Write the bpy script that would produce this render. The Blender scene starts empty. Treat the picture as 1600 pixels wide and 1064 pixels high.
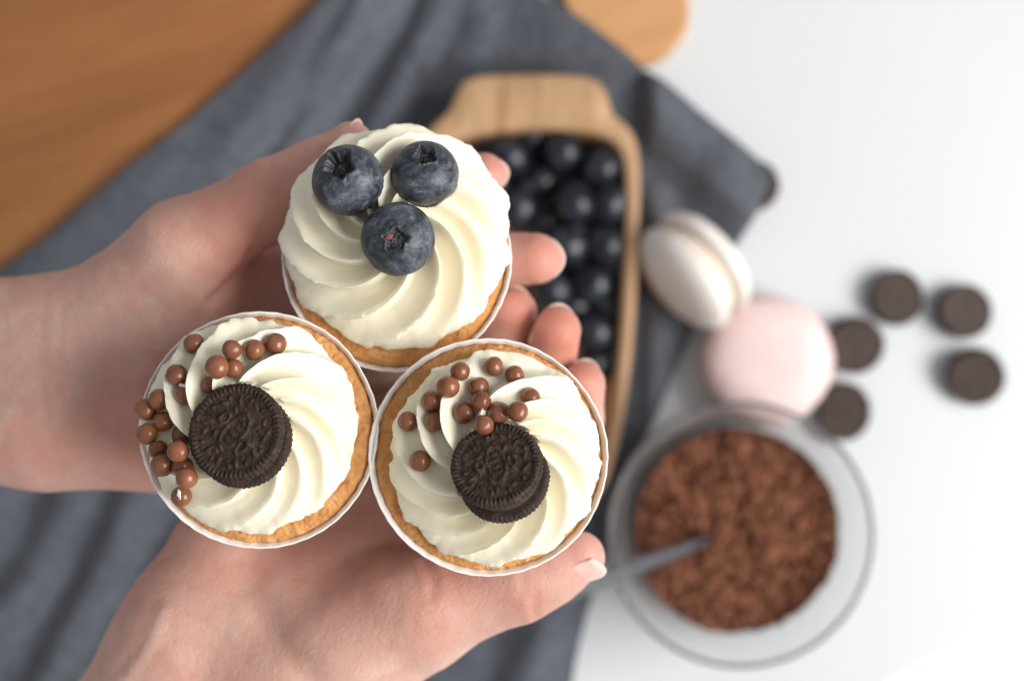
import bpy, bmesh, math, random
import numpy as np
from mathutils import Vector, Matrix, Quaternion
from mathutils.bvhtree import BVHTree

# ------------------------------------------------------------------ camera, light, exposure
scene = bpy.context.scene
COL = scene.collection
MM = 0.001
CAM_H = 705.0            # camera height above the table top, mm
FPX = 50.0 / 36.0 * 1600 # focal length in photograph pixels (1600 wide)

cam_d = bpy.data.cameras.new("camera")
cam = bpy.data.objects.new("camera", cam_d)
COL.objects.link(cam)
cam.location = (0, 0, CAM_H * MM)
cam.rotation_euler = (0, 0, 0)
cam_d.lens = 50.0
cam_d.sensor_width = 36.0
cam_d.clip_start = 0.01
cam_d.clip_end = 20.0
cam_d.dof.use_dof = True
cam_d.dof.focus_distance = 0.380
cam_d.dof.aperture_fstop = 5.9
scene.camera = cam

world = bpy.data.worlds.new("World")
scene.world = world
world.use_nodes = True
bg = world.node_tree.nodes["Background"]
bg.inputs[0].default_value = (0.93, 0.96, 1.0, 1)
bg.inputs[1].default_value = 0.33

def area_light(name, loc, target, sx, sy, power, col):
    ld = bpy.data.lights.new(name, 'AREA')
    ld.shape = 'RECTANGLE'; ld.size = sx; ld.size_y = sy
    ld.energy = power; ld.color = col
    o = bpy.data.objects.new(name, ld)
    COL.objects.link(o)
    o.location = loc
    d = Vector(target) - Vector(loc)
    o.rotation_euler = d.to_track_quat('-Z', 'Y').to_euler()
    return o
area_light("window_light", (1.75, -0.28, 1.70), (0.0, 0.0, 0.25), 1.7, 1.4, 68.0, (1.0, 0.985, 0.96))

vs = scene.view_settings
vs.view_transform = 'Standard'
vs.look = 'None'
vs.exposure = 0.42
vs.gamma = 1.0
vs.use_curve_mapping = False
scene.cycles.use_denoising = True
scene.cycles.use_adaptive_sampling = True
scene.cycles.adaptive_threshold = 0.02
scene.cycles.max_bounces = 10
scene.cycles.transmission_bounces = 8

# ------------------------------------------------------------------ helpers
rng = random.Random(7)

def W(u, v, z):
    """photograph pixel (u, v) at height z (mm) -> world mm"""
    d = CAM_H - z
    return np.array([(u - 800.0) / FPX * d, -(v - 532.0) / FPX * d, z])

_tab = np.random.RandomState(11).rand(4096).astype(np.float64)
def vnoise(p):
    """value noise in [-1, 1]; p is (N, 3)"""
    p = np.asarray(p, dtype=np.float64)
    i = np.floor(p).astype(np.int64)
    f = p - i
    f = f * f * f * (f * (f * 6 - 15) + 10)
    out = np.zeros(len(p))
    for dx in (0, 1):
        wx = f[:, 0] if dx else 1 - f[:, 0]
        for dy in (0, 1):
            wy = f[:, 1] if dy else 1 - f[:, 1]
            for dz in (0, 1):
                wz = f[:, 2] if dz else 1 - f[:, 2]
                h = ((i[:, 0] + dx) * 73856093) ^ ((i[:, 1] + dy) * 19349663) ^ ((i[:, 2] + dz) * 83492791)
                h = (h ^ (h >> 13)) * 1274126177
                out += wx * wy * wz * _tab[(h ^ (h >> 16)) & 4095]
    return out * 2 - 1

def fbm(p, octaves=4, gain=0.5):
    p = np.asarray(p, dtype=np.float64)
    s = np.zeros(len(p)); a = 1.0
    for k in range(octaves):
        s += a * vnoise(p * (2.03 ** k) + 17.3 * k)
        a *= gain
    return s

def mesh_obj(name, verts, faces, mat, parent=None, smooth=True, mm=True):
    me = bpy.data.meshes.new(name)
    v = np.asarray(verts, dtype=np.float64)
    if mm: v = v * MM
    me.from_pydata(v.tolist(), [], faces if isinstance(faces, list) else faces.tolist())
    me.update()
    if smooth:
        me.polygons.foreach_set("use_smooth", [True] * len(me.polygons))
    if mat is not None:
        me.materials.append(mat)
    o = bpy.data.objects.new(name, me)
    COL.objects.link(o)
    if parent is not None: o.parent = parent
    return o

def empty(name, loc_mm=(0, 0, 0), rot=None):
    o = bpy.data.objects.new(name, None)
    o.empty_display_size = 0.01
    COL.objects.link(o)
    o.location = Vector([c * MM for c in loc_mm])
    if rot is not None: o.rotation_euler = rot
    return o

def tag(o, label=None, cat=None, group=None, kind=None):
    if label: o["label"] = label
    if cat: o["category"] = cat
    if group: o["group"] = group
    if kind: o["kind"] = kind
    return o

def copy_tree(o, parent=None):
    c = o.copy(); COL.objects.link(c); c.parent = parent
    for ch in list(o.children):
        copy_tree(ch, c)
    return c

def grid_faces(nr, nc, wrap=True):
    """quads for nr rows x nc columns of vertices (row major)"""
    f = []
    for r in range(nr - 1):
        for c in range(nc if wrap else nc - 1):
            c2 = (c + 1) % nc
            f.append((r * nc + c, r * nc + c2, (r + 1) * nc + c2, (r + 1) * nc + c))
    return f

def lathe(profile, n=96, cap_start=False, cap_end=False):
    """profile list of (r, z)"""
    th = np.linspace(0, 2 * math.pi, n, endpoint=False)
    V = []
    for r, z in profile:
        V.append(np.stack([r * np.cos(th), r * np.sin(th), np.full(n, z)], 1))
    V = np.concatenate(V)
    F = grid_faces(len(profile), n)
    if cap_start: F.append(tuple(range(n))[::-1])
    if cap_end:
        b = (len(profile) - 1) * n
        F.append(tuple(range(b, b + n)))
    return V, F

# ------------------------------------------------------------------ materials
class NT:
    def __init__(self, name):
        self.m = bpy.data.materials.new(name)
        self.m.use_nodes = True
        self.t = self.m.node_tree
        self.b = self.t.nodes["Principled BSDF"]
    def n(self, typ, **kw):
        nd = self.t.nodes.new(typ)
        for k, v in kw.items():
            if k in nd.inputs.keys(): nd.inputs[k].default_value = v
            else: setattr(nd, k, v)
        return nd
    def l(self, a, b): self.t.links.new(a, b)
    def set(self, **kw):
        for k, v in kw.items():
            self.b.inputs[k.replace("_", " ")].default_value = v
    def coords(self, scale=(1, 1, 1), rot=(0, 0, 0), out="Object"):
        tc = self.n("ShaderNodeTexCoord")
        mp = self.n("ShaderNodeMapping")
        mp.inputs["Scale"].default_value = scale
        if any(rot):
            m0 = self.n("ShaderNodeMapping")
            m0.inputs["Rotation"].default_value = rot
            self.l(tc.outputs[out], m0.inputs["Vector"])
            self.l(m0.outputs["Vector"], mp.inputs["Vector"])
        else:
            self.l(tc.outputs[out], mp.inputs["Vector"])
        return mp.outputs["Vector"]
    def noise(self, vec, scale, detail=4, rough=0.55, dist=0.0):
        nd = self.n("ShaderNodeTexNoise")
        nd.inputs["Scale"].default_value = scale
        nd.inputs["Detail"].default_value = detail
        nd.inputs["Roughness"].default_value = rough
        nd.inputs["Distortion"].default_value = dist
        self.l(vec, nd.inputs["Vector"])
        return nd.outputs["Fac"]
    def ramp(self, fac, stops, interp='LINEAR'):
        nd = self.n("ShaderNodeValToRGB")
        cr = nd.color_ramp
        cr.interpolation = interp
        while len(cr.elements) < len(stops): cr.elements.new(0.5)
        for e, (p, c) in zip(cr.elements, stops):
            e.position = p
            e.color = (c[0], c[1], c[2], 1)
        self.l(fac, nd.inputs["Fac"])
        return nd.outputs["Color"]
    def mix(self, fac, a, b, mode='MIX'):
        nd = self.n("ShaderNodeMix", data_type='RGBA', blend_type=mode)
        for sock, val in ((nd.inputs[0], fac), (nd.inputs[6], a), (nd.inputs[7], b)):
            if hasattr(val, "links") or hasattr(val, "is_linked"): self.l(val, sock)
            elif isinstance(val, tuple): sock.default_value = (val[0], val[1], val[2], 1)
            else: sock.default_value = val
        return nd.outputs[2]
    def math(self, op, a, b=0.0):
        nd = self.n("ShaderNodeMath", operation=op)
        for sock, val in ((nd.inputs[0], a), (nd.inputs[1], b)):
            if hasattr(val, "is_linked"): self.l(val, sock)
            else: sock.default_value = val
        return nd.outputs[0]
    def bump(self, height, strength, dist, normal=None):
        nd = self.n("ShaderNodeBump")
        nd.inputs["Strength"].default_value = strength
        nd.inputs["Distance"].default_value = dist
        self.l(height, nd.inputs["Height"])
        if normal is not None: self.l(normal, nd.inputs["Normal"])
        self.l(nd.outputs["Normal"], self.b.inputs["Normal"])
        return nd.outputs["Normal"]
    def color(self, sock): self.l(sock, self.b.inputs["Base Color"])

def sss(mt, weight, radius, scale):
    mt.b.inputs["Subsurface Weight"].default_value = weight
    mt.b.inputs["Subsurface Radius"].default_value = radius
    mt.b.inputs["Subsurface Scale"].default_value = scale

def make_materials():
    M = {}
    # whipped cream
    t = NT("cream"); v = t.coords()
    c = t.ramp(t.noise(v, 60, 3), [(0.3, (0.845, 0.78, 0.60)), (0.7, (0.865, 0.81, 0.665))])
    t.color(c); t.set(Roughness=0.42)
    t.b.inputs["Specular IOR Level"].default_value = 0.35
    sss(t, 0.40, (1.0, 0.74, 0.34), 0.0026)
    n1 = t.noise(v, 900, 4, 0.6); n2 = t.noise(v, 220, 3)
    t.bump(t.math('ADD', t.math('MULTIPLY', n1, 0.35), n2), 0.22, 0.0006)
    M["cream"] = t.m
    # sponge cake
    t = NT("sponge"); v = t.coords()
    base = t.ramp(t.noise(v, 190, 6, 0.7), [(0.30, (0.36, 0.125, 0.032)), (0.5, (0.56, 0.255, 0.080)), (0.68, (0.74, 0.43, 0.18))])
    fine = t.noise(v, 700, 4, 0.65)
    brown = t.ramp(t.noise(v, 42, 3), [(0.42, (0, 0, 0)), (0.62, (1, 1, 1))])
    base = t.mix(t.math('MULTIPLY', brown, 0.4), base, (0.40, 0.14, 0.035))
    c = t.mix(t.math('MULTIPLY', fine, 0.5), base, (0.70, 0.34, 0.105))
    t.color(c); t.set(Roughness=0.85)
    sss(t, 0.12, (1.0, 0.5, 0.2), 0.0015)
    vo = t.n("ShaderNodeTexVoronoi"); vo.inputs["Scale"].default_value = 620
    t.l(v, vo.inputs["Vector"])
    t.bump(t.math('ADD', t.math('MULTIPLY', vo.outputs["Distance"], 0.8), fine), 0.7, 0.0009)
    M["sponge"] = t.m
    # paper liner
    t = NT("liner_paper"); v = t.coords()
    c = t.ramp(t.noise(v, 130, 4), [(0.35, (0.84, 0.80, 0.76)), (0.65, (0.90, 0.875, 0.845))])
    t.color(c); t.set(Roughness=0.6)
    sss(t, 0.2, (1, 0.8, 0.7), 0.0008)
    t.bump(t.noise(v, 500, 3), 0.15, 0.0004)
    M["liner"] = t.m
    # dark wafer
    t = NT("cocoa_wafer"); v = t.coords()
    c = t.ramp(t.noise(v, 420, 5, 0.65), [(0.25, (0.017, 0.0095, 0.0070)), (0.52, (0.037, 0.0215, 0.0163)), (0.75, (0.088, 0.056, 0.044))])
    t.color(c); t.set(Roughness=0.66)
    t.b.inputs["Specular IOR Level"].default_value = 0.28
    t.bump(t.math('ADD', t.noise(v, 1700, 4, 0.7), t.noise(v, 520, 3)), 0.55, 0.0005)
    M["wafer"] = t.m
    t = NT("cocoa_wafer_lit"); v = t.coords()  # lighter copy for the table cookies: their fuller light put into the colour
    t.color(t.ramp(t.noise(v, 300, 5, 0.65), [(0.25, (0.024, 0.0130, 0.0098)), (0.52, (0.045, 0.0260, 0.0200)), (0.75, (0.085, 0.053, 0.042))]))
    t.set(Roughness=0.7)
    t.bump(t.noise(v, 900, 4, 0.7), 0.5, 0.0006)
    M["wafer_lit"] = t.m
    t = NT("cookie_cream"); t.set(Roughness=0.7); t.b.inputs["Base Color"].default_value = (0.05, 0.028, 0.02, 1)
    M["filling"] = t.m
    # milk chocolate
    t = NT("milk_chocolate"); v = t.coords()
    oi = t.n("ShaderNodeObjectInfo")
    c = t.ramp(t.noise(v, 260, 3), [(0.3, (0.20, 0.068, 0.028)), (0.7, (0.27, 0.098, 0.044))])
    c = t.mix(t.math('MULTIPLY', oi.outputs["Random"], 0.45), c, (0.12, 0.036, 0.016))
    t.color(c); t.set(Roughness=0.27)
    t.b.inputs["Specular IOR Level"].default_value = 0.5
    t.bump(t.noise(v, 420, 3), 0.16, 0.0005)
    M["pearl"] = t.m
    # blueberry skin with waxy bloom
    t = NT("blueberry_skin"); v = t.coords()
    n1 = t.noise(v, 120, 7, 0.72, 1.2); n2 = t.noise(v, 520, 6, 0.75, 0.8)
    at = t.n("ShaderNodeAttribute", attribute_name="crown")
    nn = t.math('ADD', t.math('MULTIPLY', n1, 0.65), t.math('MULTIPLY', n2, 0.35))
    c = t.ramp(nn, [(0.36, (0.006, 0.0072, 0.0098)), (0.45, (0.020, 0.0235, 0.031)), (0.54, (0.070, 0.079, 0.097)), (0.65, (0.19, 0.203, 0.228))])
    c = t.mix(at.outputs["Fac"], c, (0.022, 0.017, 0.02))
    t.color(c)
    r = t.ramp(nn, [(0.35, (0.36, 0.36, 0.36)), (0.7, (0.58, 0.58, 0.58))])
    t.l(r, t.b.inputs["Roughness"])
    t.b.inputs["Specular IOR Level"].default_value = 0.4
    t.bump(t.math('ADD', n2, t.noise(v, 1100, 3)), 0.18, 0.0004)
    M["berry"] = t.m
    t = NT("blueberry_skin_shaded"); v = t.coords()  # darker copy for the tray berries: shade of the hands put into the colour
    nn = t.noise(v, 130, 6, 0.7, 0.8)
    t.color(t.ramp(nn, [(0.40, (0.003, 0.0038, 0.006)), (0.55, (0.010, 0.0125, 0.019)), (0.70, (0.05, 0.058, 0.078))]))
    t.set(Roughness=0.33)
    M["berry_shaded"] = t.m
    t = NT("berry_scar"); t.set(Roughness=0.7); t.b.inputs["Base Color"].default_value = (0.20, 0.055, 0.05, 1)
    M["berry_scar"] = t.m
    # skin
    t = NT("skin"); v = t.coords()
    fl = t.n("ShaderNodeAttribute", attribute_name="flush")
    ve = t.n("ShaderNodeAttribute", attribute_name="vein")
    base = t.ramp(t.noise(v, 55, 5, 0.6), [(0.3, (0.515, 0.30, 0.237)), (0.7, (0.615, 0.39, 0.32))])
    c = t.mix(t.math('MULTIPLY', fl.outputs["Fac"], 1.0), base, (0.52, 0.190, 0.132))
    mott = t.ramp(t.noise(v, 150, 6, 0.7), [(0.42, (0, 0, 0)), (0.68, (1, 1, 1))])
    c = t.mix(t.math('MULTIPLY', mott, 0.42), c, (0.50, 0.205, 0.150))
    c = t.mix(t.math('MULTIPLY', ve.outputs["Fac"], 0.16), c, (0.40, 0.34, 0.30))
    t.color(c)
    t.set(Roughness=0.46)
    t.b.inputs["Specular IOR Level"].default_value = 0.4
    sss(t, 0.22, (1.0, 0.34, 0.18), 0.0035)
    vs_ = t.coords(scale=(1, 0.32, 1), rot=(0, 0, 0.6))
    lines = t.noise(vs_, 1300, 4, 0.65)
    vo = t.n("ShaderNodeTexVoronoi"); vo.inputs["Scale"].default_value = 1500
    t.l(v, vo.inputs["Vector"])
    ve2 = t.n("ShaderNodeTexVoronoi", feature='DISTANCE_TO_EDGE'); ve2.inputs["Scale"].default_value = 620
    t.l(t.coords(scale=(1, 0.45, 1), rot=(0, 0, 0.9)), ve2.inputs["Vector"])
    net = t.math('MINIMUM', ve2.outputs["Distance"], 0.10)
    t.bump(t.math('ADD', t.math('ADD', t.math('MULTIPLY', vo.outputs["Distance"], 0.45), lines), t.math('MULTIPLY', net, 2.2)), 0.46, 0.0005)
    M["skin"] = t.m
    t = NT("nail"); v = t.coords()
    t.color(t.ramp(t.noise(v, 120, 2), [(0.3, (0.64, 0.40, 0.34)), (0.7, (0.70, 0.47, 0.41))]))
    t.set(Roughness=0.22)
    t.b.inputs["Coat Weight"].default_value = 0.3
    M["nail"] = t.m
    t = NT("nail_edge"); t.set(Roughness=0.35); t.b.inputs["Base Color"].default_value = (0.74, 0.57, 0.50, 1)
    sss(t, 0.3, (1, 0.8, 0.7), 0.001)
    M["nail_edge"] = t.m
    # table
    t = NT("white_tabletop"); v = t.coords()
    t.color(t.ramp(t.noise(v, 5, 3), [(0.3, (0.585, 0.60, 0.613)), (0.7, (0.605, 0.62, 0.633))]))
    t.set(Roughness=0.38)
    t.bump(t.noise(v, 900, 3), 0.05, 0.0003)
    M["table"] = t.m
    t = NT("white_floor"); v = t.coords()
    t.color(t.ramp(t.noise(v, 3, 3), [(0.3, (0.90, 0.90, 0.90)), (0.7, (0.93, 0.93, 0.93))]))
    t.set(Roughness=0.6)
    M["floor"] = t.m
    # linen
    t = NT("grey_linen"); v = t.coords()
    w1 = t.n("ShaderNodeTexWave", wave_type='BANDS', bands_direction='X'); w2 = t.n("ShaderNodeTexWave", wave_type='BANDS', bands_direction='Y')
    vr = t.coords(rot=(0, 0, 0.55))
    for w in (w1, w2):
        w.inputs["Scale"].default_value = 330; w.inputs["Distortion"].default_value = 1.2
        w.inputs["Detail"].default_value = 2
        t.l(vr, w.inputs["Vector"])
    weave = t.math('ADD', w1.outputs["Fac"], w2.outputs["Fac"])
    st1 = t.noise(t.coords(scale=(1, 0.06, 1), rot=(0, 0, 0.55)), 420, 3)
    st2 = t.noise(t.coords(scale=(0.06, 1, 1), rot=(0, 0, 0.55)), 420, 3)
    big = t.noise(v, 16, 4)
    f = t.math('ADD', t.math('MULTIPLY', t.math('ADD', st1, st2), 0.4), t.math('MULTIPLY', big, 0.25))
    c = t.ramp(f, [(0.34, (0.042, 0.048, 0.060)), (0.52, (0.076, 0.084, 0.101)), (0.72, (0.14, 0.151, 0.174))])
    t.color(c); t.set(Roughness=0.9)
    t.b.inputs["Sheen Weight"].default_value = 0.15
    t.bump(t.math('ADD', t.math('MULTIPLY', weave, 0.5), st1), 0.5, 0.0006)
    M["linen"] = t.m
    # woods
    def wood(name, dark, mid, light, rot, sc=1.0, rough=0.5):
        t = NT(name)
        v = t.coords(scale=(1.0, 0.10, 1.0), rot=(0, 0, rot))
        n1 = t.noise(v, 38 * sc, 5, 0.6, 0.7); n2 = t.noise(v, 260 * sc, 4, 0.6)
        f = t.math('ADD', t.math('MULTIPLY', n1, 0.72), t.math('MULTIPLY', n2, 0.28))
        t.color(t.ramp(f, [(0.32, dark), (0.5, mid), (0.68, light)]))
        t.set(Roughness=rough)
        t.bump(f, 0.2, 0.0006)
        return t.m
    M["board"] = wood("oiled_board_wood", (0.215, 0.076, 0.020), (0.295, 0.114, 0.032), (0.36, 0.150, 0.046), 1.22, 0.6)
    M["board_pale"] = wood("pale_board_wood", (0.42, 0.20, 0.075), (0.53, 0.27, 0.11), (0.60, 0.33, 0.15), 1.3)
    M["tray"] = wood("tray_wood", (0.27, 0.135, 0.055), (0.45, 0.27, 0.14), (0.60, 0.41, 0.25), 0.05, 1.2, 0.45)
    # macarons
    for nm, c1, c2 in (("macaron_white", (0.80, 0.74, 0.67), (0.85, 0.80, 0.75)), ("macaron_pink", (0.73, 0.545, 0.525), (0.77, 0.60, 0.58))):
        t = NT(nm); v = t.coords()
        t.color(t.ramp(t.noise(v, 90, 4), [(0.3, c1), (0.7, c2)]))
        t.set(Roughness=0.48)
        sss(t, 0.2, (1, 0.6, 0.5), 0.002)
        t.bump(t.noise(v, 420, 3), 0.12, 0.0005)
        M[nm] = t.m
    t = NT("macaron_cream"); t.set(Roughness=0.6); t.b.inputs["Base Color"].default_value = (0.74, 0.62, 0.50, 1)
    sss(t, 0.2, (1, 0.7, 0.5), 0.002)
    M["macaron_cream"] = t.m
    # glass, metal, cocoa
    t = NT("bowl_glass"); t.set(Roughness=0.02, IOR=1.47); t.b.inputs["Transmission Weight"].default_value = 0.94
    t.b.inputs["Base Color"].default_value = (0.96, 0.975, 0.975, 1)
    M["glass"] = t.m
    t = NT("brushed_steel"); v = t.coords(scale=(1, 0.05, 1))
    t.set(Metallic=1.0, Roughness=0.30); t.color(t.ramp(t.noise(v, 300, 3), [(0.3, (0.20, 0.20, 0.21)), (0.7, (0.30, 0.30, 0.31))]))
    M["steel"] = t.m
    t = NT("cocoa_crumb"); v = t.coords()
    t.color(t.ramp(t.noise(v, 170, 5, 0.65), [(0.30, (0.075, 0.023, 0.010)), (0.5, (0.175, 0.060, 0.028)), (0.70, (0.33, 0.130, 0.066))]))
    t.set(Roughness=0.9)
    t.bump(t.noise(v, 800, 4), 0.5, 0.0008)
    M["cocoa"] = t.m
    return M
M = make_materials()

# ------------------------------------------------------------------ the setting: table and what lies below its edge
def build_table():
    # edge runs through pixels (1395,1064) and (1600,945); extend both ways
    a = W(1395, 1066, 0)[:2]; b = W(1600, 946, 0)[:2]
    d = (b - a) / np.linalg.norm(b - a)
    p0 = a - d * 620; p1 = b + d * 480
    nrm = np.array([-d[1], d[0]])     # pointing into the table
    q0 = p0 + nrm * 1150; q1 = p1 + nrm * 1150
    ring = [p0, p1, q1, q0]
    bm = bmesh.new()
    top = [bm.verts.new((p[0] * MM, p[1] * MM, 0)) for p in ring]
    bot = [bm.verts.new((p[0] * MM, p[1] * MM, -0.028)) for p in ring]
    bm.faces.new(top); bm.faces.new(bot[::-1])
    for i in range(4):
        j = (i + 1) % 4
        bm.faces.new((top[j], top[i], bot[i], bot[j]))
    bmesh.ops.recalc_face_normals(bm, faces=bm.faces)
    bmesh.ops.bevel(bm, geom=[e for e in bm.edges], offset=0.0025, segments=3, affect='EDGES', profile=0.5)
    me = bpy.data.meshes.new("table_top"); bm.to_mesh(me); bm.free()
    me.materials.append(M["table"])
    o = bpy.data.objects.new("table_top", me); COL.objects.link(o)
    tag(o, "smooth white table top carrying the cloth, tray and bowl", "table", kind="structure")
    s = 3000
    f = mesh_obj("floor", [(-s, -s, -520), (s, -s, -520), (s, s, -520), (-s, s, -520)], [(0, 1, 2, 3)], M["floor"], smooth=False)
    tag(f, "bright white floor beyond the table edge", "floor", kind="structure")
build_table()

# ------------------------------------------------------------------ boards
def rounded_slab(name, outline_mm, z0, z1, mat, bevel=2.5):
    bm = bmesh.new()
    top = [bm.verts.new((p[0] * MM, p[1] * MM, z1 * MM)) for p in outline_mm]
    bot = [bm.verts.new((p[0] * MM, p[1] * MM, z0 * MM)) for p in outline_mm]
    ft = bm.faces.new(top); fb = bm.faces.new(bot[::-1])
    n = len(top)
    for i in range(n):
        j = (i + 1) % n
        bm.faces.new((top[j], top[i], bot[i], bot[j]))
    bmesh.ops.recalc_face_normals(bm, faces=bm.faces)
    es = [e for e in bm.edges if len(e.link_faces) == 2 and (ft in e.link_faces or fb in e.link_faces)]
    bmesh.ops.bevel(bm, geom=es, offset=bevel * MM, segments=4, affect='EDGES', profile=0.5)
    for f in bm.faces: f.smooth = len(f.verts) == 4
    me = bpy.data.meshes.new(name); bm.to_mesh(me); bm.free()
    me.materials.append(mat)
    o = bpy.data.objects.new(name, me); COL.objects.link(o)
    return o

def smooth_outline(pts, n_per=10, closed=True):
    """Catmull-Rom through points"""
    P = np.asarray(pts, float); n = len(P); out = []
    rngi = range(n) if closed else range(n - 1)
    for i in rngi:
        if closed: a, b, c, d = P[(i - 1) % n], P[i], P[(i + 1) % n], P[(i + 2) % n]
        else: a, b, c, d = P[max(i - 1, 0)], P[i], P[i + 1], P[min(i + 2, n - 1)]
        for k in range(n_per):
            t = k / n_per
            out.append(0.5 * ((2 * b) + (-a + c) * t + (2 * a - 5 * b + 4 * c - d) * t * t + (-a + 3 * b - 3 * c + d) * t ** 3))
    if not closed: out.append(P[-1])
    return np.array(out)

BZ = 16.0
def build_boards():
    k = lambda u, v: W(u, v, BZ)[:2]
    pts = [k(640, -70)]
    pts += [k(u, v) for u, v in ((590, 20), (430, 160), (250, 315), (60, 470), (-40, 540))]
    pts += [k(-140, 575), k(-210, 540), k(-250, 480), k(-800, -150), k(-820, -210), k(-780, -260), k(-200, -700), k(-120, -720), k(-50, -690), k(600, -170), k(640, -120)]
    o = rounded_slab("wooden_board", smooth_outline(pts, 4), 0.5, BZ, M["board"])
    tag(o, "large orange-brown wooden board in the corner, half covered by the grey cloth", "cutting board")
    c = W(965, 5, 12)[:2]
    ring = []
    pts = [W(u, v, 12)[:2] for u, v in ((1066, -60), (1078, 10), (1068, 58), (1030, 94), (985, 98), (930, 66), (890, 20), (870, -30), (855, -90), (800, -330), (900, -420), (1030, -420), (1100, -320))]
    o = rounded_slab("serving_board", smooth_outline(pts, 8), 0.5, 12, M["board_pale"], 2.0)
    tag(o, "pale wooden board with rounded end poking out above the grey cloth", "cutting board")
build_boards()

# ------------------------------------------------------------------ linen cloth
def seg_dist(p, a, b):
    ab = b - a
    t = np.clip(((p - a) @ ab) / (ab @ ab), 0, 1)
    return np.linalg.norm(p - (a + t[:, None] * ab), axis=1), t

def poly_dist(p, pts):
    d = np.full(len(p), 1e9)
    for a, b in zip(pts[:-1], pts[1:]):
        d = np.minimum(d, seg_dist(p, a, b)[0])
    return d

def build_cloth():
    L = [(566, -130), (548, -20), (470, 55), (400, 118), (300, 203), (190, 292), (90, 378), (-10, 448), (-110, 520), (-170, 640), (-190, 800), (-200, 1000), (-190, 1250)]
    R = [(740, -130), (838, -5), (905, 38), (1000, 108), (1085, 172), (1150, 228), (1192, 276), (1168, 345), (1110, 455), (1062, 560), (1020, 655), (975, 770), (905, 1000), (870, 1250)]
    Lc = smooth_outline([W(u, v, 3)[:2] for u, v in L], 12, closed=False)
    Rc = smooth_outline([W(u, v, 3)[:2] for u, v in R], 12, closed=False)
    def resample(c, n):
        s = np.concatenate([[0], np.cumsum(np.linalg.norm(np.diff(c, axis=0), axis=1))])
        t = np.linspace(0, s[-1], n)
        return np.stack([np.interp(t, s, c[:, 0]), np.interp(t, s, c[:, 1])], 1)
    nr, nc = 230, 200
    Lr, Rr = resample(Lc, nr), resample(Rc, nr)
    s = np.linspace(0, 1, nc)
    XY = (Lr[:, None, :] * (1 - s)[None, :, None] + Rr[:, None, :] * s[None, :, None]).reshape(-1, 2)
    # wavering hem
    z = np.full(len(XY), 3.0)
    # drape over the boards
    be = [W(u, v, BZ)[:2] for u, v in ((700, -160), (640, -70), (590, 20), (430, 160), (250, 315), (60, 470), (-40, 540), (-260, 620))]
    # signed distance to the board edge: positive on the board side (up-left)
    dmin = poly_dist(XY, be)
    sgn = np.zeros(len(XY))
    best = np.full(len(XY), 1e9)
    for a, b in zip(be[:-1], be[1:]):
        dd, _ = seg_dist(XY, a, b)
        ab = b - a
        cr = ab[0] * (XY[:, 1] - a[1]) - ab[1] * (XY[:, 0] - a[0])
        upd = dd < best
        best[upd] = dd[upd]; sgn[upd] = np.sign(-cr[upd])
    sd = dmin * sgn
    onb = 1 / (1 + np.exp(-np.clip((sd + 7) / 3.0, -40, 40)))
    z += onb * BZ
    cen = W(965, -40, 12)[:2]
    d2 = np.linalg.norm((XY - cen) * np.array([1.0, 0.8]), axis=1)
    z += (1 - 1 / (1 + np.exp(-np.clip((d2 - 54) / 13.0, -40, 40)))) * 13.5
    # folds: (polyline px, height mm, width mm)
    folds = [
        ([(612, -120), (590, 0), (530, 110), (455, 250), (380, 420)], 9, 7),
        ([(560, -60), (500, 60), (420, 190), (330, 330)], 5, 9),
        ([(700, -120), (690, 0), (640, 110), (575, 230), (500, 420)], 10, 8),
        ([(760, -60), (745, 40), (720, 110)], 5, 9),
        ([(1010, 190), (1070, 250), (1120, 300), (1160, 330)], 6, 8),
        ([(960, 130), (1040, 190), (1130, 250)], 4, 7),
        ([(1020, 330), (1050, 400), (1030, 500), (1000, 640)], 4, 8),
        ([(240, 700), (200, 820), (150, 930), (60, 1100)], 10, 9),
        ([(120, 760), (80, 860), (10, 960), (-80, 1060)], 8, 10),
        ([(330, 800), (260, 920), (150, 1050), (80, 1200)], 8, 8),
        ([(860, 900), (840, 990), (800, 1090), (760, 1240)], 8, 8),
        ([(930, 780), (900, 900), (860, 1010), (830, 1120)], 4, 7),
        ([(20, 700), (-20, 820), (-120, 940)], 8, 10),
        ([(60, 430), (160, 350), (280, 260)], 3, 7),
    ]
    for pl, h, w in folds:
        pp = [W(u, v, 3)[:2] for u, v in pl]
        d = poly_dist(XY, pp)
        z += h * np.exp(-(d / (w * 1.15)) ** 2) * 1.15
    # keep flat below the tray
    z += 1.3 * fbm(np.c_[XY * 0.022, np.zeros(len(XY))], 3) + 0.5 * fbm(np.c_[XY * 0.09, np.ones(len(XY))], 2)
    tr = W(828, 450, 0)[:2]
    q = np.maximum(np.abs((XY - tr) / np.array([57.0, 107.0])), 0)
    m = 1 / (1 + np.exp(np.clip((np.max(q, axis=1) - 1.0) * 45, -40, 40)))
    z = z * (1 - m) + 2.6 * m
    ck = W(1166, 291, 5)[:2]
    dk = np.linalg.norm(XY - ck, axis=1)
    z += 9.5 / (1 + np.exp(np.clip((dk - 22) / 4.5, -40, 40)))
    z = np.maximum(z, 2.2)
    # hem turns down to the table at the right side
    V = np.c_[XY, z]
    F = grid_faces(nr, nc, wrap=False)
    o = mesh_obj("linen_cloth", V, F, M["linen"])
    md = o.modifiers.new("thickness", 'SOLIDIFY'); md.thickness = 0.0016; md.offset = -1
    tag(o, "crumpled dark grey linen cloth lying under the wooden tray", "cloth")
    return o
cloth = build_cloth()

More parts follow.
